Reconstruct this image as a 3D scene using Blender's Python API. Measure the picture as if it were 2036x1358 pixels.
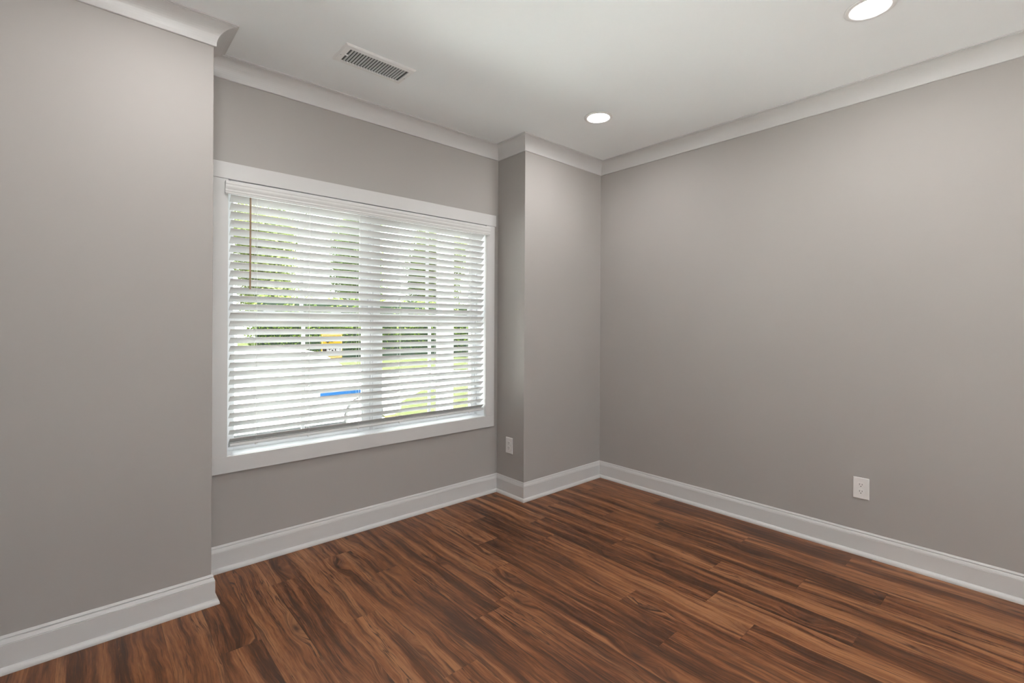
import bpy, bmesh, math, random
from mathutils import Vector, Matrix
random.seed(7)
C = bpy.context.scene
for o in list(bpy.data.objects):
    bpy.data.objects.remove(o)
R = math.radians

# ------------------------------------------------------------------ camera
EYE = 1.335
cam = bpy.data.cameras.new('camera')
cam.sensor_fit = 'HORIZONTAL'; cam.sensor_width = 36.0
cam.lens = 956.056 / 2036 * 36.0
cam.shift_x = 0.0
cam.shift_y = -(679 - 645.09) / 2036
cam.clip_start = 0.02; cam.clip_end = 300
co = bpy.data.objects.new('camera', cam); C.collection.objects.link(co)
yaw, roll = R(41.6407), R(0.2911)
F = Vector((math.sin(yaw), math.cos(yaw), 0)); Rt = Vector((math.cos(yaw), -math.sin(yaw), 0)); U = Vector((0, 0, 1))
R2 = math.cos(roll) * Rt + math.sin(roll) * U
U2 = -math.sin(roll) * Rt + math.cos(roll) * U
M = Matrix((R2, U2, -F)).transposed().to_4x4(); M.translation = Vector((0, 0, EYE))
co.matrix_world = M
C.camera = co

# ------------------------------------------------------------------ sky, sun, exposure
SKY = 5.6
LENS = 150.0
w = bpy.data.worlds.new('sky'); C.world = w; w.use_nodes = True
wb = w.node_tree.nodes['Background']
wb.inputs[0].default_value = (0.93, 0.97, 1.0, 1); wb.inputs[1].default_value = SKY
sd = bpy.data.lights.new('sun', 'SUN'); sd.energy = 50.0; sd.angle = R(3); sd.color = (1, .99, .96)
so = bpy.data.objects.new('sun', sd); C.collection.objects.link(so)
so.rotation_euler = Vector((0.35, -0.01, 0.95)).to_track_quat('Z', 'Y').to_euler()
C.view_settings.view_transform = 'Standard'
C.view_settings.look = 'None'
C.view_settings.gamma = 1
C.view_settings.use_curve_mapping = False
C.view_settings.exposure = 0.32

# ------------------------------------------------------------------ node helpers
def srgb(r, g, b):
    f = lambda c: c / 12.92 if c <= .04045 else ((c + .055) / 1.055) ** 2.4
    return (f(r / 255), f(g / 255), f(b / 255), 1)

def newmat(name):
    m = bpy.data.materials.new(name); m.use_nodes = True
    nt = m.node_tree; b = nt.nodes['Principled BSDF']
    return m, nt, b

def N(nt, t, **kw):
    n = nt.nodes.new(t)
    for k, v in kw.items():
        if k.startswith('i_'):
            n.inputs[int(k[2:])].default_value = v
        else:
            setattr(n, k, v)
    return n

def L(nt, a, b): nt.links.new(a, b)

def paint(name, col, rough=.5, bump=.0, bscale=250, mottle=.03, mscale=1.5, spec=.5):
    """painted surface: faint roller mottle and orange-peel bump"""
    m, nt, b = newmat(name)
    tc = N(nt, 'ShaderNodeTexCoord')
    no = N(nt, 'ShaderNodeTexNoise'); no.inputs['Scale'].default_value = mscale; no.inputs['Detail'].default_value = 3
    L(nt, tc.outputs['Object'], no.inputs['Vector'])
    mr = N(nt, 'ShaderNodeMapRange'); mr.inputs[1].default_value = .3; mr.inputs[2].default_value = .7
    mr.inputs[3].default_value = 1 - mottle; mr.inputs[4].default_value = 1 + mottle
    L(nt, no.outputs[0], mr.inputs[0])
    mx = N(nt, 'ShaderNodeVectorMath', operation='SCALE'); mx.inputs[0].default_value = col[:3]
    L(nt, mr.outputs[0], mx.inputs['Scale']); L(nt, mx.outputs[0], b.inputs['Base Color'])
    b.inputs['Roughness'].default_value = rough
    b.inputs['Specular IOR Level'].default_value = spec
    if bump:
        n2 = N(nt, 'ShaderNodeTexNoise'); n2.inputs['Scale'].default_value = bscale; n2.inputs['Detail'].default_value = 2
        L(nt, tc.outputs['Object'], n2.inputs['Vector'])
        bp = N(nt, 'ShaderNodeBump'); bp.inputs['Strength'].default_value = bump; bp.inputs['Distance'].default_value = .001
        L(nt, n2.outputs[0], bp.inputs['Height']); L(nt, bp.outputs[0], b.inputs['Normal'])
    return m

MAT = {}
MAT['wall'] = paint('greige_wall_paint', (.40, .378, .356), .75, .12, 320, .015)
MAT['ceiling'] = paint('ceiling_paint', (.88, .905, .91), .85, .08, 200, .01)
MAT['trim'] = paint('white_trim_paint', (.62, .61, .60), .35, .04, 60, .01)
MAT['slat'] = paint('white_slat', (.70, .70, .685), .4, .03, 80, .01)
MAT['vinyl'] = paint('white_vinyl', (.84, .85, .87), .35, .02, 60, .01)
MAT['cord'] = paint('white_cord', (.85, .85, .83), .8, .1, 900, .02)
MAT['wand'] = paint('brown_wand', srgb(160, 132, 106), .5, .05, 200, .1, 30)
MAT['plastic'] = paint('white_plastic', (.80, .78, .76), .3, .02, 100, .005)
MAT['slot'] = paint('dark_slot', (.03, .03, .03), .6)
MAT['metal'] = paint('white_enamel_metal', (.82, .82, .81), .35, .02, 100, .01)
MAT['duct'] = paint('grey_duct', (.10, .10, .10), .7)
MAT['screw'] = paint('screw_metal', (.55, .55, .55), .3)
MAT['carpaint'] = paint('white_car_paint', (.82, .83, .84), .2, 0, 10, .005)
MAT['bluepaint'] = paint('blue_paint', (.001, .03, .095), .9, 0, 10, .02, 1.5, .1)
MAT['rubber'] = paint('tyre_rubber', (.07, .07, .07), .8, .1, 80)
MAT['rim'] = paint('wheel_alloy', (.75, .75, .77), .3)
MAT['carglass'] = paint('car_glass', (.62, .68, .68), .08); MAT['carglass'].node_tree.nodes['Principled BSDF'].inputs['Metallic'].default_value = 1
MAT['orange'] = paint('orange_lens', srgb(240, 120, 40), .2)
MAT['yellow'] = paint('yellow_sign_paint', (.125, .08, .002), .9, 0, 10, .03, 1.5, .1)
MAT['black'] = paint('black_sign_paint', (.006, .003, .002), .9, 0, 10, .03, 1.5, .05)
MAT['whiteink'] = paint('white_sign_ink', (.25, .25, .25), .5)
MAT['wire'] = paint('galvanised_wire', (.35, .35, .35), .4)
MAT['concrete'] = paint('pale_concrete', (.36, .36, .355), .9, .3, 30, .06, 3)
MAT['bounce_ground'] = paint('white_bounce_ground', (.85, .85, .83), .9, .2, 30, .03, 3)  # extra white, so the unseen ground reflects light up to the ceiling
MAT['siding'] = paint('pale_blue_siding', (.15, .175, .21), .7, .1, 30)
MAT['shingle'] = paint('grey_shingle', (.16, .16, .17), .9, .5, 20, .15, 8)
MAT['bark'] = paint('bark', (.12, .085, .06), .9, .8, 30, .2, 8)
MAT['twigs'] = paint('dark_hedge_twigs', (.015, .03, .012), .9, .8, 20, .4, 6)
MAT['mulch'] = paint('straw_mulch', (.055, .046, .022), 1, .8, 60, .25, 25, 0)
MAT['slab'] = paint('slab', (.3, .3, .3), .9)

def grass_mat():
    m, nt, b = newmat('lawn_grass')
    tc = N(nt, 'ShaderNodeTexCoord')
    no = N(nt, 'ShaderNodeTexNoise'); no.inputs['Scale'].default_value = 3; no.inputs['Detail'].default_value = 8
    L(nt, tc.outputs['Object'], no.inputs['Vector'])
    cr = N(nt, 'ShaderNodeValToRGB')
    cr.color_ramp.elements[0].position = .3; cr.color_ramp.elements[0].color = (.032, .040, .014, 1)
    cr.color_ramp.elements[1].position = .7; cr.color_ramp.elements[1].color = (.046, .052, .027, 1)
    L(nt, no.outputs[0], cr.inputs[0]); L(nt, cr.outputs[0], b.inputs['Base Color'])
    b.inputs['Roughness'].default_value = 1; b.inputs['Specular IOR Level'].default_value = 0
    return m
MAT['grass'] = grass_mat()

def leaf_mat(name, c1, c2):
    m, nt, b = newmat(name)
    at = N(nt, 'ShaderNodeAttribute', attribute_name='tone')
    cr = N(nt, 'ShaderNodeValToRGB')
    cr.color_ramp.elements[0].color = c1; cr.color_ramp.elements[1].color = c2
    L(nt, at.outputs['Fac'], cr.inputs[0]); L(nt, cr.outputs[0], b.inputs['Base Color'])
    b.inputs['Roughness'].default_value = .7; b.inputs['Specular IOR Level'].default_value = .15
    tr = N(nt, 'ShaderNodeBsdfTranslucent'); L(nt, cr.outputs[0], tr.inputs[0])
    mx = N(nt, 'ShaderNodeMixShader'); mx.inputs[0].default_value = .35
    L(nt, b.outputs[0], mx.inputs[1]); L(nt, tr.outputs[0], mx.inputs[2])
    L(nt, mx.outputs[0], nt.nodes['Material Output'].inputs['Surface'])
    return m
MAT['leaf_bright'] = leaf_mat('bright_green_leaves', (.05, .07, .015, 1), (.24, .29, .08, 1))
MAT['leaf_tall'] = leaf_mat('light_green_leaves', (.04, .07, .02, 1), (.24, .32, .11, 1))
MAT['leaf_mid'] = leaf_mat('mid_green_leaves', (.010, .026, .006, 1), (.26, .37, .06, 1))
MAT['leaf_cool'] = leaf_mat('cool_green_leaves', (.01, .04, .02, 1), (.08, .15, .06, 1))

def glass_mat():
    m, nt, b = newmat('window_glass')
    t = N(nt, 'ShaderNodeBsdfTransparent'); t.inputs[0].default_value = (.95, .97, .96, 1)
    g = N(nt, 'ShaderNodeBsdfGlossy'); g.inputs['Roughness'].default_value = .0
    fr = N(nt, 'ShaderNodeFresnel'); fr.inputs[0].default_value = 1.35
    mx = N(nt, 'ShaderNodeMixShader')
    L(nt, fr.outputs[0], mx.inputs[0]); L(nt, t.outputs[0], mx.inputs[1]); L(nt, g.outputs[0], mx.inputs[2])
    L(nt, mx.outputs[0], nt.nodes['Material Output'].inputs['Surface'])
    return m
MAT['glass'] = glass_mat()

def lens_mat():
    m, nt, b = newmat('lit_lens')
    e = N(nt, 'ShaderNodeEmission'); e.inputs[0].default_value = (1, .98, .975, 1); e.inputs[1].default_value = LENS
    L(nt, e.outputs[0], nt.nodes['Material Output'].inputs['Surface'])
    return m
MAT['lens'] = lens_mat()

def floor_mat():
    """hickory-look planks: UV = (metres across plank, metres along plank), attributes rnd (vector), tone (float)"""
    m, nt, b = newmat('hickory_plank_floor')
    uv = N(nt, 'ShaderNodeUVMap', uv_map='plank')
    rnd = N(nt, 'ShaderNodeAttribute', attribute_name='rnd')
    sep = N(nt, 'ShaderNodeSeparateXYZ'); L(nt, uv.outputs[0], sep.inputs[0])
    # plank-local coordinates moved by the plank's own random offset
    off = N(nt, 'ShaderNodeVectorMath', operation='SCALE'); off.inputs['Scale'].default_value = 40
    L(nt, rnd.outputs['Vector'], off.inputs[0])
    base = N(nt, 'ShaderNodeVectorMath', operation='ADD'); L(nt, uv.outputs[0], base.inputs[0]); L(nt, off.outputs[0], base.inputs[1])

    def noise(vec, sx, sy, scale, detail, rough=.6, dist=0.):
        mp = N(nt, 'ShaderNodeMapping'); mp.inputs['Scale'].default_value = (sx, sy, 1)
        L(nt, vec, mp.inputs[0])
        n = N(nt, 'ShaderNodeTexNoise'); n.inputs['Scale'].default_value = scale
        n.inputs['Detail'].default_value = detail; n.inputs['Roughness'].default_value = rough; n.inputs['Distortion'].default_value = dist
        L(nt, mp.outputs[0], n.inputs['Vector']); return n
    def mrange(v, a, bb, c=0., d=1., clamp=True):
        n = N(nt, 'ShaderNodeMapRange'); n.clamp = clamp
        for i, x in zip((1, 2, 3, 4), (a, bb, c, d)): n.inputs[i].default_value = x
        L(nt, v, n.inputs[0]); return n.outputs[0]
    def math2(op, a, bb):
        n = N(nt, 'ShaderNodeMath', operation=op)
        for i, x in enumerate((a, bb)):
            if isinstance(x, (int, float)): n.inputs[i].default_value = x
            else: L(nt, x, n.inputs[i])
        return n.outputs[0]
    # warp: grain wanders sideways slowly along the board
    wn = noise(base.outputs[0], 3.0, 2.6, 1.0, 2, .5)
    wsub = N(nt, 'ShaderNodeVectorMath', operation='SUBTRACT'); L(nt, wn.outputs['Color'], wsub.inputs[0]); wsub.inputs[1].default_value = (.5, .5, .5)
    wsc = N(nt, 'ShaderNodeVectorMath', operation='MULTIPLY'); L(nt, wsub.outputs[0], wsc.inputs[0]); wsc.inputs[1].default_value = (.055, .12, 0)
    warped = N(nt, 'ShaderNodeVectorMath', operation='ADD'); L(nt, base.outputs[0], warped.inputs[0]); L(nt, wsc.outputs[0], warped.inputs[1])
    # knots: stretched voronoi cells, only some of them
    vmap = N(nt, 'ShaderNodeMapping'); vmap.inputs['Scale'].default_value = (7.0, 2.2, 1); L(nt, base.outputs[0], vmap.inputs[0])
    vo = N(nt, 'ShaderNodeTexVoronoi'); vo.voronoi_dimensions = '2D'; vo.inputs['Scale'].default_value = 1.0; vo.inputs['Randomness'].default_value = .9
    L(nt, vmap.outputs[0], vo.inputs['Vector'])
    csep = N(nt, 'ShaderNodeSeparateColor'); L(nt, vo.outputs['Color'], csep.inputs[0])
    pick = mrange(csep.outputs[0], .70, .74)
    kn = math2('MULTIPLY', mrange(vo.outputs['Distance'], .02, .13, 1, 0), pick)
    halo = math2('MULTIPLY', mrange(vo.outputs['Distance'], .04, .32, 1, 0), pick)
    # grain bends round the knots
    bend = N(nt, 'ShaderNodeVectorMath', operation='SCALE'); bend.inputs[0].default_value = (.035, 0, 0); L(nt, halo, bend.inputs['Scale'])
    gr = N(nt, 'ShaderNodeVectorMath', operation='ADD'); L(nt, warped.outputs[0], gr.inputs[0]); L(nt, bend.outputs[0], gr.inputs[1])
    # broad soft strips of light and dark wood
    broad = noise(gr.outputs[0], 17, .8, 1.0, 5, .62)
    # dark heartwood streaks
    streak = noise(gr.outputs[0], 27, 1.0, 1.0, 8, .68)
    thin = noise(gr.outputs[0], 75, 1.7, 1.0, 7, .68)
    fine = noise(gr.outputs[0], 190, 6, 1.0, 3, .7)
    ripple = noise(gr.outputs[0], 90, 14, 1.0, 3, .6, .6)
    cr = N(nt, 'ShaderNodeValToRGB')
    e = cr.color_ramp.elements
    e[0].position = .22; e[0].color = srgb(72, 40, 20)
    e[1].position = .85; e[1].color = srgb(164, 112, 73)
    x = e.new(.42); x.color = srgb(108, 63, 34)
    x = e.new(.60); x.color = srgb(136, 84, 49)
    tone = N(nt, 'ShaderNodeAttribute', attribute_name='tone')
    v = math2('ADD', mrange(broad.outputs[0], .33, .67, .15, .86), math2('MULTIPLY', math2('SUBTRACT', tone.outputs['Fac'], .5), .26))
    v = math2('ADD', v, math2('MULTIPLY', math2('SUBTRACT', fine.outputs[0], .5), .75))
    v = math2('ADD', v, math2('MULTIPLY', math2('SUBTRACT', ripple.outputs[0], .5), .30))
    L(nt, v, cr.inputs[0])
    dk = mrange(streak.outputs[0], .53, .63)
    dk2 = mrange(thin.outputs[0], .575, .64)
    dk2 = math2('MULTIPLY', dk2, .8)
    dark = math2('MAXIMUM', math2('MULTIPLY', dk, .72), dk2)
    rn_ = noise(gr.outputs[0], 21, .85, 1.0, 5, .55)
    rm_ = noise(gr.outputs[0], 8, 1.6, 1.0, 2, .5)
    ridge = math2('ABSOLUTE', math2('SUBTRACT', rn_.outputs[0], .5), 0)
    crack = math2('MULTIPLY', mrange(ridge, .003, .014, 1, 0), mrange(rm_.outputs[0], .50, .60))
    dark = math2('MAXIMUM', dark, math2('MULTIPLY', crack, .9))
    dark = math2('MAXIMUM', dark, math2('MULTIPLY', halo, .35))
    dark = math2('MAXIMUM', dark, math2('MULTIPLY', kn, .9))
    mx = N(nt, 'ShaderNodeMix', data_type='RGBA'); L(nt, dark, mx.inputs[0]); L(nt, cr.outputs[0], mx.inputs[6]); mx.inputs[7].default_value = srgb(52, 29, 19)
    # joints between boards
    W, = (.1525,)
    ex = math2('MINIMUM', sep.outputs[0], math2('SUBTRACT', W, sep.outputs[0]))
    ends = N(nt, 'ShaderNodeAttribute', attribute_name='len')
    ey = math2('MINIMUM', sep.outputs[1], math2('SUBTRACT', ends.outputs['Fac'], sep.outputs[1]))
    ed = math2('MINIMUM', ex, ey)
    joint = mrange(ed, .0002, .0014, .38, 0)
    mj = N(nt, 'ShaderNodeMix', data_type='RGBA'); L(nt, joint, mj.inputs[0]); L(nt, mx.outputs[2], mj.inputs[6]); mj.inputs[7].default_value = srgb(40, 24, 16)
    L(nt, mj.outputs[2], b.inputs['Base Color'])
    b.inputs['Roughness'].default_value = .42
    L(nt, mrange(fine.outputs[0], .3, .7, .36, .50), b.inputs['Roughness'])
    bp = N(nt, 'ShaderNodeBump'); bp.inputs['Strength'].default_value = .25; bp.inputs['Distance'].default_value = .001
    L(nt, math2('SUBTRACT', fine.outputs[0], math2('MULTIPLY', joint, 2)), bp.inputs['Height']); L(nt, bp.outputs[0], b.inputs['Normal'])
    return m
MAT['floor'] = floor_mat()

# ------------------------------------------------------------------ object helpers
def obj(name, bm, mat, parent=None, bevel=0, smooth=False):
    me = bpy.data.meshes.new(name); bmesh.ops.recalc_face_normals(bm, faces=bm.faces); bm.to_mesh(me); bm.free()
    o = bpy.data.objects.new(name, me); C.collection.objects.link(o)
    if mat: me.materials.append(MAT[mat])
    if parent: o.parent = parent
    if smooth:
        for p in me.polygons: p.use_smooth = True
    if bevel:
        b = o.modifiers.new('bevel', 'BEVEL'); b.width = bevel; b.segments = 2; b.limit_method = 'ANGLE'; b.angle_limit = R(40)
    return o

def bx(bm, x0, x1, y0, y1, z0, z1):
    vs = [bm.verts.new((x, y, z)) for z in (z0, z1) for y in (y0, y1) for x in (x0, x1)]
    for f in ((0, 2, 3, 1), (4, 5, 7, 6), (0, 1, 5, 4), (2, 6, 7, 3), (0, 4, 6, 2), (1, 3, 7, 5)):
        bm.faces.new([vs[i] for i in f])
    return bm

def box(*a): return bx(bmesh.new(), *a)

def empty(name, loc=(0, 0, 0)):
    o = bpy.data.objects.new(name, None); C.collection.objects.link(o); o.location = loc; o.empty_display_size = .1
    return o

def tag(o, label, cat, group=None):
    o['label'] = label; o['category'] = cat
    if group: o['group'] = group
    return o

def struct(o): o['kind'] = 'structure'; return o

def cyl(bm, p0, p1, r, n=12, cap=True, r1=None):
    p0, p1 = Vector(p0), Vector(p1); d = (p1 - p0).normalized()
    a = d.orthogonal().normalized(); b = d.cross(a); r1 = r if r1 is None else r1
    A = [bm.verts.new(p0 + (a * math.cos(t) + b * math.sin(t)) * r) for t in [2 * math.pi * i / n for i in range(n)]]
    B = [bm.verts.new(p1 + (a * math.cos(t) + b * math.sin(t)) * r1) for t in [2 * math.pi * i / n for i in range(n)]]
    for i in range(n): bm.faces.new((A[i], A[(i + 1) % n], B[(i + 1) % n], B[i]))
    if cap: bm.faces.new(A[::-1]); bm.faces.new(B)
    return bm

def lathe_z(bm, prof, c, n=48):
    """prof: (radius, z) list, closed ring surface round the vertical axis through c"""
    rings = []
    for r, z in prof:
        rings.append([bm.verts.new((c[0] + r * math.cos(2 * math.pi * i / n), c[1] + r * math.sin(2 * math.pi * i / n), c[2] + z)) for i in range(n)])
    for a, b in zip(rings, rings[1:] + rings[:1]):
        for i in range(n): bm.faces.new((a[i], a[(i + 1) % n], b[(i + 1) % n], b[i]))
    return bm

# ------------------------------------------------------------------ room measures
XL, XA, XB, XR = -0.46, 0.4554, 2.4863, 3.4016
YC, YW, YB = 2.6546, 2.9715, -3.2
ZC = 2.7447
T = .15
YO = 3.19                                            # outer face of the window wall
OX0, OX1, OZ0, OZ1 = .5765, 2.351, .616, 2.108      # window opening

# floor: planks run along Y
def build_floor():
    bm = bmesh.new()
    uvl = bm.loops.layers.uv.new('plank')
    rn = bm.faces.layers.float_vector.new('rnd'); tn = bm.faces.layers.float.new('tone'); ln = bm.faces.layers.float.new('len')
    W, LEN = .1525, 1.22
    seams = {(1.784): 1.085, (1.936): 1.39, (1.328): 1.73, (.872): 2.09, (1.632): 2.02, (.416): 2.216, (1.024): 1.52, (.568): 2.366 - .61, (1.176): 2.402}
    k0 = math.floor((XL - 1.936) / W) - 1
    k = k0
    while 1.936 + k * W < XR:
        x0 = 1.936 + k * W; x1 = x0 + W
        sy = None
        for kx, v in seams.items():
            if abs(kx - x0) < .03: sy = v
        if sy is None: sy = random.uniform(0, LEN)
        y = sy - LEN * 5
        while y < YW:
            a, c = max(y, YB), min(y + LEN, YW); xa, xc = max(x0, XL), min(x1, XR)
            if c > a and xc > xa:
                vs = [bm.verts.new(p) for p in ((xa, a, 0), (xc, a, 0), (xc, c, 0), (xa, c, 0))]
                f = bm.faces.new(vs)
                f[rn] = (random.random(), random.random(), 0); f[tn] = random.random(); f[ln] = LEN
                for lp in f.loops:
                    lp[uvl].uv = (lp.vert.co.x - x0, lp.vert.co.y - y)
            y += LEN
        k += 1
    o = obj('floor', bm, 'floor')
    return struct(o)
build_floor()
struct(obj('trim_1', box(XL - T, XR + T, YB - T, YO, -.2, -.002), 'slab'))['label'] = 'slab under the plank floor'

struct(obj('ceiling', box(XL - T, XR + T, YB - T, YO, ZC, ZC + .12), 'ceiling'))
struct(obj('wall_right', box(XR, XR + T, YB - T, YC, 0, ZC), 'wall'))
struct(obj('wall_front_left', box(XL - T, XA, YC, YO, 0, ZC), 'wall', bevel=.003))
struct(obj('wall_front_right', box(XB, XR + T, YC, YO, 0, ZC), 'wall', bevel=.003))
bm = bmesh.new()
bx(bm, XA, OX0 - .012, YW, YO, 0, ZC); bx(bm, OX1 + .012, XB, YW, YO, 0, ZC)
bx(bm, OX0 - .012, OX1 + .012, YW, YO, 0, OZ0 - .012); bx(bm, OX0 - .012, OX1 + .012, YW, YO, OZ1 + .012, ZC)
struct(obj('wall_front', bm, 'wall'))
BX0, BX1, BZ1 = -.38, 1.35, 2.15
bm = bmesh.new()
bx(bm, XL, BX0, YB - T, YB, 0, ZC); bx(bm, BX1, XR, YB - T, YB, 0, ZC); bx(bm, BX0, BX1, YB - T, YB, BZ1, ZC)
struct(obj('wall_back', bm, 'wall'))
bm = bmesh.new()
bx(bm, BX0, BX0 + .05, YB - T, YB + .01, 0, BZ1); bx(bm, BX1 - .05, BX1, YB - T, YB + .01, 0, BZ1); bx(bm, BX0 + .05, BX1 - .05, YB - T, YB + .01, BZ1 - .05, BZ1)
struct(obj('daylight_opening_1', bm, 'trim'))  # frame of an unseen opening, added to let daylight in behind the camera
struct(obj('rear_sky_blocker', box(-1.2, 2.2, -4.1, YB - T - .002, 2.42, 2.60), 'ceiling'))  # unseen canopy added over the rear opening to hold back sky light
bm = bmesh.new(); bx(bm, -8.2, -8, -10, 12, -.40, 2.4); bx(bm, -8, 12, -10.2, -10, -.40, 2.4)
struct(obj('low_sky_blocker', bm, 'siding'))  # unseen walls added to block light from the low sky
struct(obj('wall_left', box(XL - T, XL, YB - T, YC, 0, ZC), 'wall'))

# ------------------------------------------------------------------ baseboard and crown, mitred per wall
PATH = [(XL, YB), (XL, YC), (XA, YC), (XA, YW), (XB, YW), (XB, YC), (XR, YC), (XR, YB)]
def sweep(seg, prof, closed_ends=(False, False)):
    """seg i from PATH[i] to PATH[i+1]; prof: list of (out, z); room lies to the right of the path"""
    n = len(PATH)
    def normal(i):
        a, b = Vector(PATH[i % n]), Vector(PATH[(i + 1) % n]); d = (b - a).normalized(); return Vector((d.y, -d.x))
    i = seg
    nn = normal(i)
    pn = normal(i - 1); nx = normal(i + 1)
    bm = bmesh.new(); rows = []
    for P, other in ((PATH[i], pn), (PATH[(i + 1) % n], nx)):
        mit = nn + other if abs(nn.dot(other)) < .5 else nn
        rows.append([bm.verts.new((P[0] + mit.x * o, P[1] + mit.y * o, z)) for o, z in prof])
    a, b = rows
    for k in range(len(prof)):
        k2 = (k + 1) % len(prof)
        bm.faces.new((a[k], a[k2], b[k2], b[k]))
    bm.faces.new(a[::-1]); bm.faces.new(b)
    return bm
g = .0004
BASE = [(g, 0.0005), (g, .1397), (.0030, .1397), (.0080, .1310), (.0080, .1295), (.0048, .1283), (.0048, .1262), (.0070, .1252),
        (.0105, .1190), (.0138, .1100), (.0124, .1090), (.0124, .1073), (.0138, .1060), (.0138, .024)]
BASE += [(.0138 + .0165 * math.sin(t), .0055 + .0185 * math.cos(t)) for t in [R(8 + 82 * i / 6) for i in range(7)]] + [(.0303, .0005)]
CR = [(g, ZC - .0965), (.0075, ZC - .0965), (.0095, ZC - .0945), (.0095, ZC - .088)]
for i in range(1, 12):
    t = R(90 * i / 12)
    CR.append((.0095 + .070 * (1 - math.cos(t)) ** .95, ZC - .088 + .079 * math.sin(t)))
CR += [(.0800, ZC - .009), (.0800, ZC - .0065), (.0887, ZC - .0065), (.0887, ZC - g), (g, ZC - g)]
names = ['left', 'front_left', 'recess_left', 'front', 'recess_right', 'front_right', 'right']
for i, nme in enumerate(names):
    struct(obj('baseboard_' + nme, sweep(i, BASE), 'trim'))
    struct(obj('trim_%d' % (i + 2), sweep(i, CR), 'trim'))['label'] = 'white cove crown moulding'

# ------------------------------------------------------------------ window
win = struct(empty('window_1', ((OX0 + OX1) / 2, YW, OZ0)))
def wp(name, bm, mat='trim', parent=None, bevel=.0015, label=None):
    o = obj(name, bm, mat, None, bevel)
    o.parent = parent or win
    o.matrix_parent_inverse = (parent.matrix_world if parent else Matrix.Translation(win.location)).inverted()
    if label: o['label'] = label
    return o
YF = YW - .02
wp('side_casing', box(.489, OX0, YF, YW - g, .526 + .088, 2.111))
wp('side_casing', box(OX1, 2.437, YF, YW - g, .526 + .088, 2.111))
wp('bottom_casing', box(.489, 2.437, YF, YW - g, .526, .614))
wp('head_casing', box(.479, 2.447, YF - .004, YW - g, 2.111, 2.199))
# jamb lining
bm = bmesh.new()
bx(bm, OX0 - .012, OX0 - .001, YW - .0005, YO - .01, OZ0 - .012, OZ1 + .012)
bx(bm, OX1 + .001, OX1 + .012, YW - .0005, YO - .01, OZ0 - .012, OZ1 + .012)
bx(bm, OX0 - .001, OX1 + .001, YW - .0005, YO - .01, OZ1, OZ1 + .012)
bx(bm, OX0 - .001, OX1 + .001, YW - .0005, YO - .01, OZ0 - .012, OZ0)
wp('jamb_lining', bm, 'vinyl')
# vinyl window frame: outer frame, mullion, sloped sill
FY0, FY1 = 3.068, 3.165
bm = bmesh.new()
bx(bm, OX0, OX0 + .013, FY0, FY1, OZ0, OZ1); bx(bm, OX1 - .013, OX1, FY0, FY1, OZ0, OZ1)
bx(bm, OX0 + .013, OX1 - .013, FY0, FY1, OZ1 - .02, OZ1)
bx(bm, 1.4475, 1.4625, FY0, FY1, OZ0, OZ1 - .02); bx(bm, 1.4645, 1.4855, FY0 + .001, FY1, OZ0, OZ1 - .02)
bx(bm, OX0 + .013, 1.4475, FY0, FY1, OZ0, OZ0 + .004); bx(bm, 1.4855, OX1 - .013, FY0, FY1, OZ0, OZ0 + .004)
bx(bm, 1.458, 1.470, FY0 + .01, FY1, OZ0, OZ1 - .02)
wp('window_frame', bm, 'vinyl')
def sash(x0, x1, g0, g1, z0, z1, gz0, gz1, y0, y1, nm):
    bm = bmesh.new()
    bx(bm, x0, g0, y0, y1, z0, z1); bx(bm, g1, x1, y0, y1, z0, z1)
    bx(bm, g0, g1, y0, y1, z0, gz0); bx(bm, g0, g1, y0, y1, gz1, z1)
    # glazing bead step
    for a, b_ in ((g0, g0 + .006), (g1 - .006, g1)): bx(bm, a, b_, y0 + .008, y1 - .004, gz0, gz1)
    s = wp(nm, bm, 'vinyl')
    bpy.context.view_layer.update()
    m = (g0 + g1) / 2
    wp('muntin', box(m - .011, m + .011, (y0 + y1) / 2 - .006, (y0 + y1) / 2 + .006, gz0, gz1), 'vinyl', s)
    wp('glass_pane', box(g0 + .001, g1 - .001, (y0 + y1) / 2 + .008, (y0 + y1) / 2 + .011, gz0 + .001, gz1 - .001), 'glass', s, 0)
    return s
bpy.context.view_layer.update()
for (x0, x1, g0, g1) in ((.5915, 1.4465, .631, 1.399), (1.4870, 2.3360, 1.536, 2.312)):
    s = sash(x0, x1, g0, g1, .620, 1.405, .648, 1.349, 3.075, 3.105, 'lower_sash')
    m = (x0 + x1) / 2
    for dx in (-.2, .2):
        b_ = box(m + dx - .03, m + dx + .03, 3.08, 3.10, 1.4055, 1.412); bx(b_, m + dx - .012, m + dx + .012, 3.078, 3.094, 1.412, 1.420)
        wp('sash_lock', b_, 'vinyl', s)
    sash(x0, x1, g0, g1, 1.352, 2.086, 1.400, 2.045, 3.112, 3.142, 'upper_sash')

# ------------------------------------------------------------------ blind
SX0, SX1 = .591, 2.339
SY, PIT, SW, TH, TILT = 2.962, .04565, .0508, .0028, R(38)
blind = tag(empty('venetian_blind', (1.463, 2.98, 2.10)), 'wide white horizontal-slat blind with brown tilt wand inside the window frame', 'blind')
bpy.context.view_layer.update()
def bp_(name, bm, mat='slat', bevel=0, label=None, parent=None, smooth=False):
    o = obj(name, bm, mat, None, bevel, smooth); p = parent or blind; o.parent = p
    o.matrix_parent_inverse = p.matrix_world.inverted()
    if label: o['label'] = label
    return o
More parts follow.
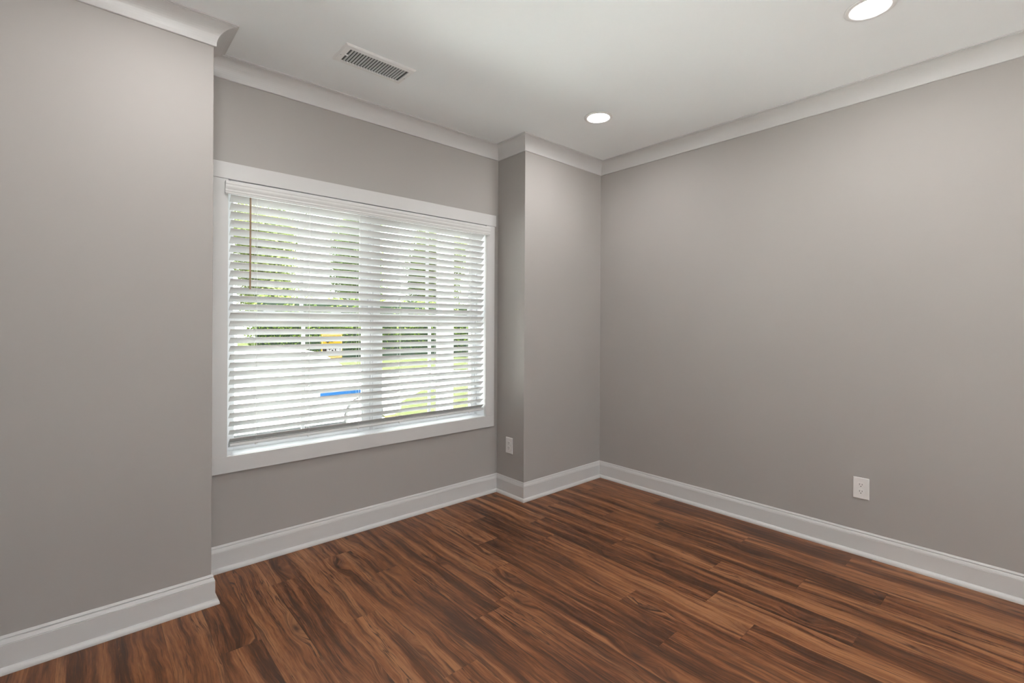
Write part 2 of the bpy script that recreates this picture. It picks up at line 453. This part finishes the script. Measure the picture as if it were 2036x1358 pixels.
# valance with moulded face
vp = [(0, 2.028), (-.006, 2.028), (-.009, 2.031), (-.009, 2.037), (-.012, 2.039), (-.012, 2.044), (-.0095, 2.046), (-.0095, 2.050), (-.013, 2.056), (-.016, 2.064),
      (-.016, 2.074), (-.0185, 2.079), (-.0185, 2.088), (-.016, 2.0935), (0, 2.0935)]
bm = bmesh.new(); yv = 2.9330
A = [bm.verts.new((.5575, yv + y, z)) for y, z in vp]; B = [bm.verts.new((2.3650, yv + y, z)) for y, z in vp]
for i in range(len(vp)): bm.faces.new((A[i], A[(i + 1) % len(vp)], B[(i + 1) % len(vp)], B[i]))
bm.faces.new(A[::-1]); bm.faces.new(B)
bx(bm, .5585, .5685, yv, 2.9495, 2.030, 2.092); bx(bm, 2.3540, 2.3640, yv, 2.9495, 2.030, 2.092)
bp_('valance', bm)
bp_('headrail', box(SX0 - .006, SX1 + .006, 2.954, 3.012, 2.058, 2.1065))
slat_me = None
c, s_ = math.cos(TILT), math.sin(TILT)
def slat_bm(w=SW, th=TH, tilt=TILT, seg=6, crown=.0006):
    bm = bmesh.new(); prof = []
    cc, ss = math.cos(tilt), math.sin(tilt)
    for i in range(seg + 1):
        u = w * i / seg; h = crown * 4 * (i / seg) * (1 - i / seg); prof.append((u, h))
    for i in range(seg, -1, -1):
        u = w * i / seg; h = crown * 4 * (i / seg) * (1 - i / seg) - th; prof.append((u, h))
    pts = [(u * cc + h * ss, -u * ss + h * cc) for u, h in prof]
    x0, x1 = SX0 - 1.465, SX1 - 1.465
    A = [bm.verts.new((x0, y, z)) for y, z in pts]; B = [bm.verts.new((x1, y, z)) for y, z in pts]
    for i in range(len(pts)): bm.faces.new((A[i], A[(i + 1) % len(pts)], B[(i + 1) % len(pts)], B[i]))
    bm.faces.new(A[::-1]); bm.faces.new(B)
    return bm
first = None
ZS = [1.348 + PIT * k for k in range(15, -15, -1)]
for z in ZS:
    if first is None:
        first = obj('slat', slat_bm(), 'slat'); o = first
    else:
        o = first.copy(); C.collection.objects.link(o)
    o.parent = blind; o.matrix_parent_inverse = Matrix.Translation(-blind.location)
    o.location = (1.465 + random.uniform(-.0008, .0008), SY, z + random.uniform(-.0006, .0006))
# lowest slat resting on the bottom rail
lo = obj('slat', slat_bm(tilt=R(20)), 'slat'); lo.parent = blind; lo.matrix_parent_inverse = Matrix.Translation(-blind.location); lo.location = (1.465, SY, .6865)
rl = slat_bm(w=.0508, th=.014, tilt=R(20), crown=.001)
ro = obj('bottom_rail', rl, 'slat', bevel=.002); ro.parent = blind; ro.matrix_parent_inverse = Matrix.Translation(-blind.location); ro.location = (1.465, SY - .001, .6815)
for lx in (.720, 1.008, 1.320, 1.614, 1.917, 2.207):
    bm = bmesh.new()
    yf, yb = SY - .0018, SY + SW * c + .0018
    cyl(bm, (lx, yf, 2.06), (lx, yf, .675), .0006, 5); cyl(bm, (lx, yb, 2.06), (lx, yb, .675), .0006, 5)
    cyl(bm, (lx + .006, SY + SW * c / 2, 2.06), (lx + .006, SY + SW * c / 2, .675), .0009, 5)
    for z in ZS:
        cyl(bm, (lx + .004, yf, z - .001), (lx - .002, SY + SW * c - TH * s_, z - SW * s_ - TH * c - .001), .0009, 5)
    bp_('ladder_cord', bm, 'cord')
    bm = bmesh.new(); cyl(bm, (lx, SY + .010, .6665), (lx, SY + .006, .6560), .0075, 12, True, .005)
    bp_('cord_button', bm, 'plastic')
bm = bmesh.new(); cyl(bm, (.684, 2.9500, 2.027), (.684, 2.9500, 1.522), .0044, 8)
wd = bp_('tilt_wand', bm, 'wand', label='thin brown wand')
bpy.context.view_layer.update()
bm = bmesh.new(); cyl(bm, (.684, 2.9500, 2.027), (.684, 2.9530, 2.045), .0012, 6); cyl(bm, (.684, 2.9530, 2.045), (.684, 2.962, 2.062), .0012, 6)
bp_('wand_hook', bm, 'plastic', parent=wd)

# ------------------------------------------------------------------ electrical outlets
def outlet(name, label, loc, rz):
    """built facing -Y, plate centre at origin"""
    t = tag(empty(name, loc), label, 'outlet'); t.rotation_euler = (0, 0, rz)
    bm = bmesh.new()
    w2, h2, d = .0395, .062, .0055
    o_ = [bm.verts.new((x, 0, z)) for x, z in ((-w2, -h2), (w2, -h2), (w2, h2), (-w2, h2))]
    q = .0035
    m_ = [bm.verts.new((x, -.0025, z)) for x, z in ((-w2, -h2), (w2, -h2), (w2, h2), (-w2, h2))]
    i_ = [bm.verts.new((x, -d, z)) for x, z in ((-w2 + q, -h2 + q), (w2 - q, -h2 + q), (w2 - q, h2 - q), (-w2 + q, h2 - q))]
    for a, b in ((o_, m_), (m_, i_)):
        for k in range(4): bm.faces.new((a[k], a[(k + 1) % 4], b[(k + 1) % 4], b[k]))
    bm.faces.new(i_); bm.faces.new(o_[::-1])
    obj('cover_plate', bm, 'plastic', t, .0008)
    for zc in (.0195, -.0195):
        bm = bmesh.new(); pr = []
        for k in range(32):
            a = 2 * math.pi * k / 32; x, z = .0172 * math.cos(a), .0172 * math.sin(a); z = max(-.0142, min(.0142, z)); pr.append((x, z))
        fr = [bm.verts.new((x, -.0078, zc + z)) for x, z in pr]; bk = [bm.verts.new((x * 1.04, -.0052, zc + z * 1.04)) for x, z in pr]
        for k in range(32): bm.faces.new((fr[k], fr[(k + 1) % 32], bk[(k + 1) % 32], bk[k]))
        bm.faces.new(fr); bm.faces.new(bk[::-1])
        rc = obj('receptacle', bm, 'plastic', t)
        for sx, hh in ((-.0062, .0045), (.0062, .0036)):
            obj('slot', box(sx - .0012, sx + .0012, -.0082, -.0076, zc + .0035 - hh, zc + .0035 + hh), 'slot', rc)
        b2 = bmesh.new(); cyl(b2, (0, -.0082, zc - .0078), (0, -.0076, zc - .0078), .0026, 12); obj('ground_hole', b2, 'slot', rc)
    b2 = bmesh.new(); cyl(b2, (0, -.0068, 0), (0, -.0050, 0), .0030, 14); obj('screw', b2, 'plastic', t)
    return t
outlet('wall_outlet', 'white duplex outlet low on the long right wall', (XR - .0005, .7420, .3875), -R(90))
outlet('wall_outlet', 'white duplex outlet on the narrow return wall beside the window', (XB - .0005, 2.8195, .390), -R(90))

# ------------------------------------------------------------------ ceiling register
def vent():
    x0, x1, y0, y1 = .975, 1.376, 2.354, 2.551
    ix0, ix1, iy0, iy1 = 1.012, 1.347, 2.391, 2.525
    t = tag(empty('ceiling_vent', ((x0 + x1) / 2, (y0 + y1) / 2, ZC)), 'white louvred metal air register set in the ceiling above the window', 'vent')
    bpy.context.view_layer.update()
    inv = t.matrix_world.inverted()
    bm = bmesh.new()
    def ring(a, z): return [bm.verts.new(p) for p in ((x0 + a, y0 + a, z), (x1 - a, y0 + a, z), (x1 - a, y1 - a, z), (x0 + a, y1 - a, z))]
    z = ZC - .0003
    rs = [ring(0, z), ring(.0, z - .0015), ring(.009, z - .0075)]
    zi = z - .0075
    rs.append([bm.verts.new(p) for p in ((ix0, iy0, zi), (ix1, iy0, zi), (ix1, iy1, zi), (ix0, iy1, zi))])
    rs.append([bm.verts.new(p) for p in ((ix0, iy0, z), (ix1, iy0, z), (ix1, iy1, z), (ix0, iy1, z))])
    for a, b in zip(rs, rs[1:]):
        for k in range(4): bm.faces.new((a[k], a[(k + 1) % 4], b[(k + 1) % 4], b[k]))
    f = obj('frame', bm, 'metal', t); f.matrix_parent_inverse = inv
    f = obj('duct_opening', box(ix0, ix1, iy0, iy1, ZC - .0012, ZC - .0004), 'duct', t); f.matrix_parent_inverse = inv
    n = 20; lou = None
    for i in range(n):
        x = ix0 + .0135 + (ix1 - ix0 - .020) * i / n
        bm = bmesh.new(); vs = []
        for yy in (iy0 + .001, iy1 - .001):
            vs.append([bm.verts.new((x + dx, yy, ZC + dz)) for dx, dz in ((0, -.0022), (.0012, -.0022), (.0046, -.0085), (.0020, -.0085))])
        for k in range(4): bm.faces.new((vs[0][k], vs[0][(k + 1) % 4], vs[1][(k + 1) % 4], vs[1][k]))
        bm.faces.new(vs[0][::-1]); bm.faces.new(vs[1])
        f = obj('louvre', bm, 'metal', t); f.matrix_parent_inverse = inv
    for xx in (.992, 1.361):
        bm = bmesh.new(); cyl(bm, (xx, 2.468, ZC - .0075), (xx, 2.468, ZC - .0092), .0035, 12)
        f = obj('screw', bm, 'screw', t); f.matrix_parent_inverse = inv
    f = obj('damper_lever', box(1.006, 1.022, 2.447, 2.451, ZC - .014, ZC - .0075), 'metal', t); f.matrix_parent_inverse = inv
vent()

# ------------------------------------------------------------------ recessed lights
def downlight(x, y, label):
    t = tag(empty('recessed_light', (x, y, ZC)), label, 'ceiling light', 'recessed ceiling lights')
    bm = bmesh.new()
    lathe_z(bm, [(.0955, -.0004), (.0955, -.0025), (.092, -.0050), (.080, -.0060), (.0715, -.0048), (.0690, -.0020), (.0690, -.0004)], (0, 0, 0), 64)
    obj('trim_ring', bm, 'metal', t, smooth=True)
    bm = bmesh.new(); cyl(bm, (0, 0, -.0006), (0, 0, -.0022), .0686, 64)
    obj('lens', bm, 'lens', t)
LX = (.34, 2.603)
downlight(2.606, 2.057, 'small round recessed light in the ceiling near the far room corner')
downlight(2.594, .542, 'round recessed light at the top edge of the picture, above the right wall')
downlight(2.6, -.97, 'round recessed light behind the camera near the right wall')
for yy, nm in ((2.05, 'beside the left wall section by the window'), (.54, 'over the camera'), (-.97, 'behind the camera on the left')):
    downlight(.34 if yy < 2 else .30, yy, 'round recessed light ' + nm)

# ------------------------------------------------------------------ outside
GZ = -.40
def ground_poly(name, pts, z, mat, lab=None):
    bm = bmesh.new(); n = len(pts)
    a = [bm.verts.new((x, y, z)) for x, y in pts]; b = [bm.verts.new((x, y, z - .05)) for x, y in pts]
    bm.faces.new(a); bm.faces.new(b[::-1])
    for i in range(n): bm.faces.new((a[i], b[i], b[(i + 1) % n], a[(i + 1) % n]))
    return struct(obj(name, bm, mat))
bm = bmesh.new()
bx(bm, -40, 60, 7.0, 80, GZ - .3, GZ)
struct(obj('pavement', bm, 'concrete'))
bm = bmesh.new(); bx(bm, -40, 40, YO + .001, 7.0, GZ - .3, GZ); bx(bm, -40, XL - T - .001, -40, YO + .001, GZ - .3, GZ); bx(bm, XL - T - .001, 40, -40, YB - T - .001, GZ - .3, GZ)
struct(obj('bounce_ground', bm, 'bounce_ground'))  # ground out of view, whitened as a reflector to brighten the ceiling
ground_poly('lawn', [(-30, 26), (-30, 19.5), (7.5, 19.5), (8.1, 16.6), (11.5, 14.2), (40, 6), (40, 60), (-30, 60)], GZ + .03, 'grass')
ground_poly('lawn', [(4.15, 8.3), (5.2, 9.5), (6.5, 10.8), (8.3, 11.2), (7.2, 8.9), (5.1, 7.5)], GZ + .03, 'grass')
ground_poly('garden_bed', [(3.0, 5.6), (4.15, 8.2), (5.0, 7.45), (4.2, 5.2)], GZ + .04, 'mulch')
st = obj('parking_stripe', box(7.9, 9.15, 15.25, 15.6, GZ + .001, GZ + .012), 'bluepaint'); st.rotation_euler = (0, 0, 0)
tag(st, 'bright blue painted stripe on the pavement seen through the right half of the blind', 'painted line')

# porch column and beam
bm = bmesh.new(); cx_, cy_ = 3.00, 4.5
bx(bm, cx_ - .07, cx_ + .07, cy_ - .07, cy_ + .07, GZ, 2.9); bx(bm, cx_ - .10, cx_ + .10, cy_ - .10, cy_ + .10, GZ, GZ + .2)
bx(bm, cx_ - .10, cx_ + .10, cy_ - .10, cy_ + .10, 2.75, 2.9)
pc = obj('porch_column', bm, 'vinyl', None, .006); tag(pc, 'square white porch column outside the right half of the window', 'column')

# parked car, facing +X
def car():
    t = tag(empty('parked_car', (2.3, 8.0, GZ)), 'white parked car with blue stripe outside, seen through the left half of the blind', 'car')
    W2 = .88
    # side outline (x, z above ground): lower body
    body = [(-2.2, .28), (-2.22, .55), (-2.15, .82), (-1.95, .92), (-1.35, .95), (-.9, .96), (.0, .93), (.85, .88), (1.05, .84), (1.35, .78), (1.52, .68), (1.60, .55), (1.62, .35), (1.5, .26)]
    bm = bmesh.new()
    def arch(pts):
        out = list(pts)
        for wx in (.98, -1.35):
            out += [(wx + .33 * math.cos(a), .30 + .33 * math.sin(a)) for a in [R(-8 + 196 * i / 12) for i in range(13)]]
        return out
    prof = arch(body)
    secs = []
    for yy, k in ((-W2, .93), (-W2 + .06, 1), (W2 - .06, 1), (W2, .93)):
        secs.append([bm.verts.new((x * (1 if k == 1 else .992), yy, .25 + (z - .25) * (1 if k == 1 else .97))) for x, z in prof])
    for a, b in zip(secs, secs[1:]):
        for i in range(len(prof)):
            j = (i + 1) % len(prof); bm.faces.new((a[i], a[j], b[j], b[i]))
    bm.faces.new(secs[0][::-1]); bm.faces.new(secs[-1])
    bo = obj('body', bm, 'carpaint', t, .02)
    # cabin: roof shell over glass
    cab = [(-1.55, .93), (-.95, 1.30), (-.55, 1.37), (.05, 1.36), (.38, 1.29), (1.02, .86)]
    bm = bmesh.new()
    def rowv(y_, ins): return [bm.verts.new((x * (1 - 0.0 * ins), y_ - math.copysign(ins * (z - .88) / .5, y_), z)) for x, z in cab]
    a, b = rowv(-W2 + .06, .20), rowv(W2 - .06, .20)
    for i in range(len(cab) - 1): bm.faces.new((a[i], a[i + 1], b[i + 1], b[i]))
    bm.faces.new(a[::-1]); bm.faces.new(b); bm.faces.new((a[0], b[0], b[-1], a[-1]))
    obj('cabin', bm, 'carpaint', t, .02)
    def glassq(pts, nm):
        bm = bmesh.new(); vs = [bm.verts.new(p) for p in pts]; bm.faces.new(vs)
        o = obj(nm, bm, 'carglass', t); s = o.modifiers.new('thick', 'SOLIDIFY'); s.thickness = .012; s.offset = 0
    yg = lambda z: W2 - .06 - .20 * (z - .88) / .5 + .002
    for sg in (-1, 1):
        glassq([(-1.20, sg * yg(.97), .97), (-.25, sg * yg(.97), .97), (-.25, sg * yg(1.28), 1.28), (-.85, sg * yg(1.28), 1.28)], 'side_window')
        glassq([(-.18, sg * yg(.95), .95), (.72, sg * yg(.95), .95), (.30, sg * yg(1.26), 1.26), (-.18, sg * yg(1.28), 1.28)], 'side_window')
        bm = bmesh.new(); bx(bm, .62, .74, min(sg * .88, sg * 1.04), max(sg * .88, sg * 1.04), .92, 1.03); obj('wing_mirror', bm, 'carpaint', t, .02)
    glassq([(.96, -.68, .905), (.96, .68, .905), (.42, .56, 1.272), (.42, -.56, 1.272)], 'windscreen')
    glassq([(-1.48, -.66, .982), (-1.48, .66, .982), (-1.02, .56, 1.27), (-1.02, -.56, 1.27)], 'rear_window')
    for wx in (.98, -1.35):
        for sg in (-1, 1):
            bm = bmesh.new(); y0_, y1_ = sorted((sg * .66, sg * .86)); cyl(bm, (wx, y0_, .31), (wx, y1_, .31), .31, 28)
            wl = obj('wheel', bm, 'rubber', t, .015)
            bm = bmesh.new(); cyl(bm, (wx, sg * .855, .31), (wx, sg * .872, .31), .285, 24); obj('hubcap', bm, 'rim', wl)
    st = obj('stripe', box(.28, .94, -W2 - .006, -W2 + .002, .66, .735), 'bluepaint', t); st['label'] = 'blue stripe'
    bm = bmesh.new(); bx(bm, 1.48, 1.615, -.78, -.48, .50, .62); obj('headlamp', bm, 'carglass', t, .02)
    bm = bmesh.new(); bx(bm, 1.48, 1.615, .48, .78, .50, .62); obj('headlamp', bm, 'carglass', t, .02)
    obj('tail_lamp', box(-2.225, -2.12, -.80, -.55, .62, .74), 'orange', t, .01)
    obj('side_marker', box(-1.80, -1.64, -W2 - .006, -W2 + .004, .44, .50), 'orange', t)
    for sy in (-.35, .2):
        bm = bmesh.new(); cyl(bm, (.99, sy, .90), (.70, sy + .3, 1.105), .010, 6); obj('wiper', bm, 'rubber', t)
car()

# yellow yard sign
def sign():
    t = tag(empty('yard_sign', (3.86, 10.0, GZ)), 'yellow yard sign with black lettered band beyond the white car', 'sign')
    t.rotation_euler = (0, 0, R(12))
    w2, z0, z1 = .245, 1.01, 1.53
    obj('panel', box(-w2, w2, -.004, .004, z0, z1), 'yellow', t)
    bm = bmesh.new()
    for (a, b, c_, d) in ((-w2 + .02, w2 - .02, z1 - .036, z1 - .030), (-w2 + .02, w2 - .02, z0 + .02, z0 + .026), (-w2 + .02, -w2 + .026, z0 + .026, z1 - .036), (w2 - .026, w2 - .02, z0 + .026, z1 - .036)):
        bx(bm, a, b, -.0055, -.0042, c_, d)
    obj('border_line', bm, 'wand', t)
    band = obj('band', box(-w2 + .03, w2 - .03, -.0060, -.0042, z0 + .045, z0 + .235), 'black', t); band['label'] = 'black band'
    # dark emblem: a swooping wing shape
    bm = bmesh.new()
    P_ = [(-.17, 1.40), (-.12, 1.41), (-.06, 1.395), (0, 1.37), (.03, 1.345), (0, 1.35), (-.05, 1.365), (-.07, 1.345), (-.10, 1.325), (-.12, 1.345), (-.15, 1.375)]
    fr = [bm.verts.new((x, -.006, z)) for x, z in P_]; bk = [bm.verts.new((x, -.0042, z)) for x, z in P_]
    bm.faces.new(fr); bm.faces.new(bk[::-1])
    for i in range(len(P_)): bm.faces.new((fr[i], fr[(i + 1) % len(P_)], bk[(i + 1) % len(P_)], bk[i]))
    obj('emblem', bm, 'black', t)
    for txt, x, z in (('INQUIRE', -.125, z0 + .128), ('ON', -.195, z0 + .052), ('SITE', -.03, z0 + .052)):
        cu = bpy.data.curves.new('lettering', 'FONT'); cu.body = txt; cu.size = .094; cu.extrude = .0008; cu.align_x = 'LEFT'
        tmp = bpy.data.objects.new('tmp', cu); C.collection.objects.link(tmp)
        bpy.context.view_layer.update()
        me = bpy.data.meshes.new_from_object(tmp.evaluated_get(bpy.context.evaluated_depsgraph_get()))
        bpy.data.objects.remove(tmp)
        me.name = 'lettering'; me.materials.clear(); me.materials.append(MAT['whiteink'])
        o = bpy.data.objects.new('lettering', me); C.collection.objects.link(o); o.parent = t
        o.rotation_euler = (R(90), 0, 0); o.location = (x, -.0070, z)
    for sx in (-.16, .16):
        bm = bmesh.new(); cyl(bm, (sx, .007, -.0), (sx, .007, z1 - .1), .003, 6); obj('stake', bm, 'wire', t)
sign()

# trees and hedge
def foliage(centers, n, size, seed):
    rnd = random.Random(seed)
    bm = bmesh.new(); tn = bm.faces.layers.float.new('tone')
    for k in range(n):
        cx, cy, cz, rx, ry, rz = rnd.choice(centers)
        while True:
            p = Vector((rnd.uniform(-1, 1), rnd.uniform(-1, 1), rnd.uniform(-1, 1)))
            if .35 < p.length < 1: break
        q = Vector((cx + p.x * rx, cy + p.y * ry, cz + p.z * rz))
        a = Vector((rnd.gauss(0, 1), rnd.gauss(0, 1), rnd.gauss(0, 1))).normalized(); b = a.orthogonal().normalized()
        s = size * rnd.uniform(.6, 1.4); a *= s; b *= s * .55
        f = bm.faces.new([bm.verts.new(q + v) for v in (-a, b, a, -b)]); f[tn] = rnd.random()
    return bm
def tree(x, y, h, rr, mat, label, seed, n=5000, size=.16):
    t = tag(empty('leafy_tree', (x, y, GZ)), label, 'tree')
    rnd = random.Random(seed)
    bm = bmesh.new(); cyl(bm, (0, 0, 0), (.1, 0, h * .45), .16, 10, True, .11)
    for k in range(5):
        a = rnd.uniform(0, 6.28); cyl(bm, (.1, 0, h * .40), (.1 + math.cos(a) * rr * .6, math.sin(a) * rr * .6, h * rnd.uniform(.6, .85)), .07, 7, True, .02)
    obj('trunk', bm, 'bark', t)
    cs = [(rnd.uniform(-.5, .5) * rr, rnd.uniform(-.5, .5) * rr, h * rnd.uniform(.30, .85), rr * rnd.uniform(.5, .72), rr * rnd.uniform(.5, .72), h * rnd.uniform(.13, .2)) for _ in range(15)]
    obj('crown', foliage(cs, n, size, seed + 50), mat, t)
    return t
for i, (tx, ty, th) in enumerate([(7.5, 30.5, 9), (12.4, 28.5, 10), (17.3, 26.5, 9), (22.2, 24.5, 9.5), (27.1, 22.5, 9), (10, 36, 11), (15, 34, 11.5), (20, 32, 11), (25, 30, 11)]):
    t_ = tree(tx, ty, th, 1.9, ('leaf_bright', 'leaf_tall')[i % 2], 'tall leafy green tree beyond the hedge, glimpsed between the blind slats', i + 1, 26000, .085)
    t_['group'] = 'trees beyond the hedge'
hx = [(6.4 + i * .95, 24.9 - i * .42) for i in range(24)]
hd = foliage([(x, y, GZ + 1.55, .9, .8, 1.6) for x, y in hx], 90000, .055, 99)
hg = empty('hedge', (16, 20, GZ)); tag(hg, 'long dense green hedge along the back of the lawn', 'hedge')
bpy.context.view_layer.update()
o = obj('leaves', hd, 'leaf_mid', hg); o.matrix_parent_inverse = hg.matrix_world.inverted()
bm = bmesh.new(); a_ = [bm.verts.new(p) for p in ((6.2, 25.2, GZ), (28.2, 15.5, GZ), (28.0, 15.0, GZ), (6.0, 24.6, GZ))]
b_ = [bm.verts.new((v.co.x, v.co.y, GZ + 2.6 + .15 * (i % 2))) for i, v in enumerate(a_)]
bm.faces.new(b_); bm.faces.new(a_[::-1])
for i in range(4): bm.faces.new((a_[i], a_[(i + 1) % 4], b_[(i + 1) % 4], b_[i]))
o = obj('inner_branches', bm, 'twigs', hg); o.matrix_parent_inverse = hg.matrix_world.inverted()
# low shrub under the window on the left
sh = empty('shrub', (1.75, 5.3, GZ)); tag(sh, 'low dark green shrub just outside the lower left of the window', 'shrub')
obj('leaves', foliage([(-.25, 0, .28, .35, .3, .25), (.2, .05, .3, .35, .3, .27)], 2200, .035, 12), 'leaf_cool', sh)
bm = bmesh.new(); cyl(bm, (0, 0, 0), (.02, 0, .3), .02, 7); obj('stem', bm, 'bark', sh)

# neighbouring house far left
hs = tag(empty('neighbour_house', (2.9, 23, GZ)), 'pale blue house with white corner board at the far left edge of the window', 'house')
bm = bmesh.new(); bx(bm, -4.2, 1.8, 0, 6, 0, 1.75); obj('wall', bm, 'siding', hs)
bm = bmesh.new(); bx(bm, 1.8, 1.95, -.03, .12, 0, 1.75); obj('corner_board', bm, 'trim', hs)
bm = bmesh.new()
v = [bm.verts.new(p) for p in ((-4.5, -.3, 1.75), (2.1, -.3, 1.75), (-1.2, -.3, 3.4), (-4.5, 6.3, 1.75), (2.1, 6.3, 1.75), (-1.2, 6.3, 3.4))]
for f in ((0, 1, 2), (5, 4, 3), (0, 2, 5, 3), (1, 4, 5, 2), (0, 3, 4, 1)): bm.faces.new([v[i] for i in f])
obj('roof', bm, 'shingle', hs)
obj('window', box(-.6, .4, -.04, .02, .7, 1.4), 'carglass', hs)
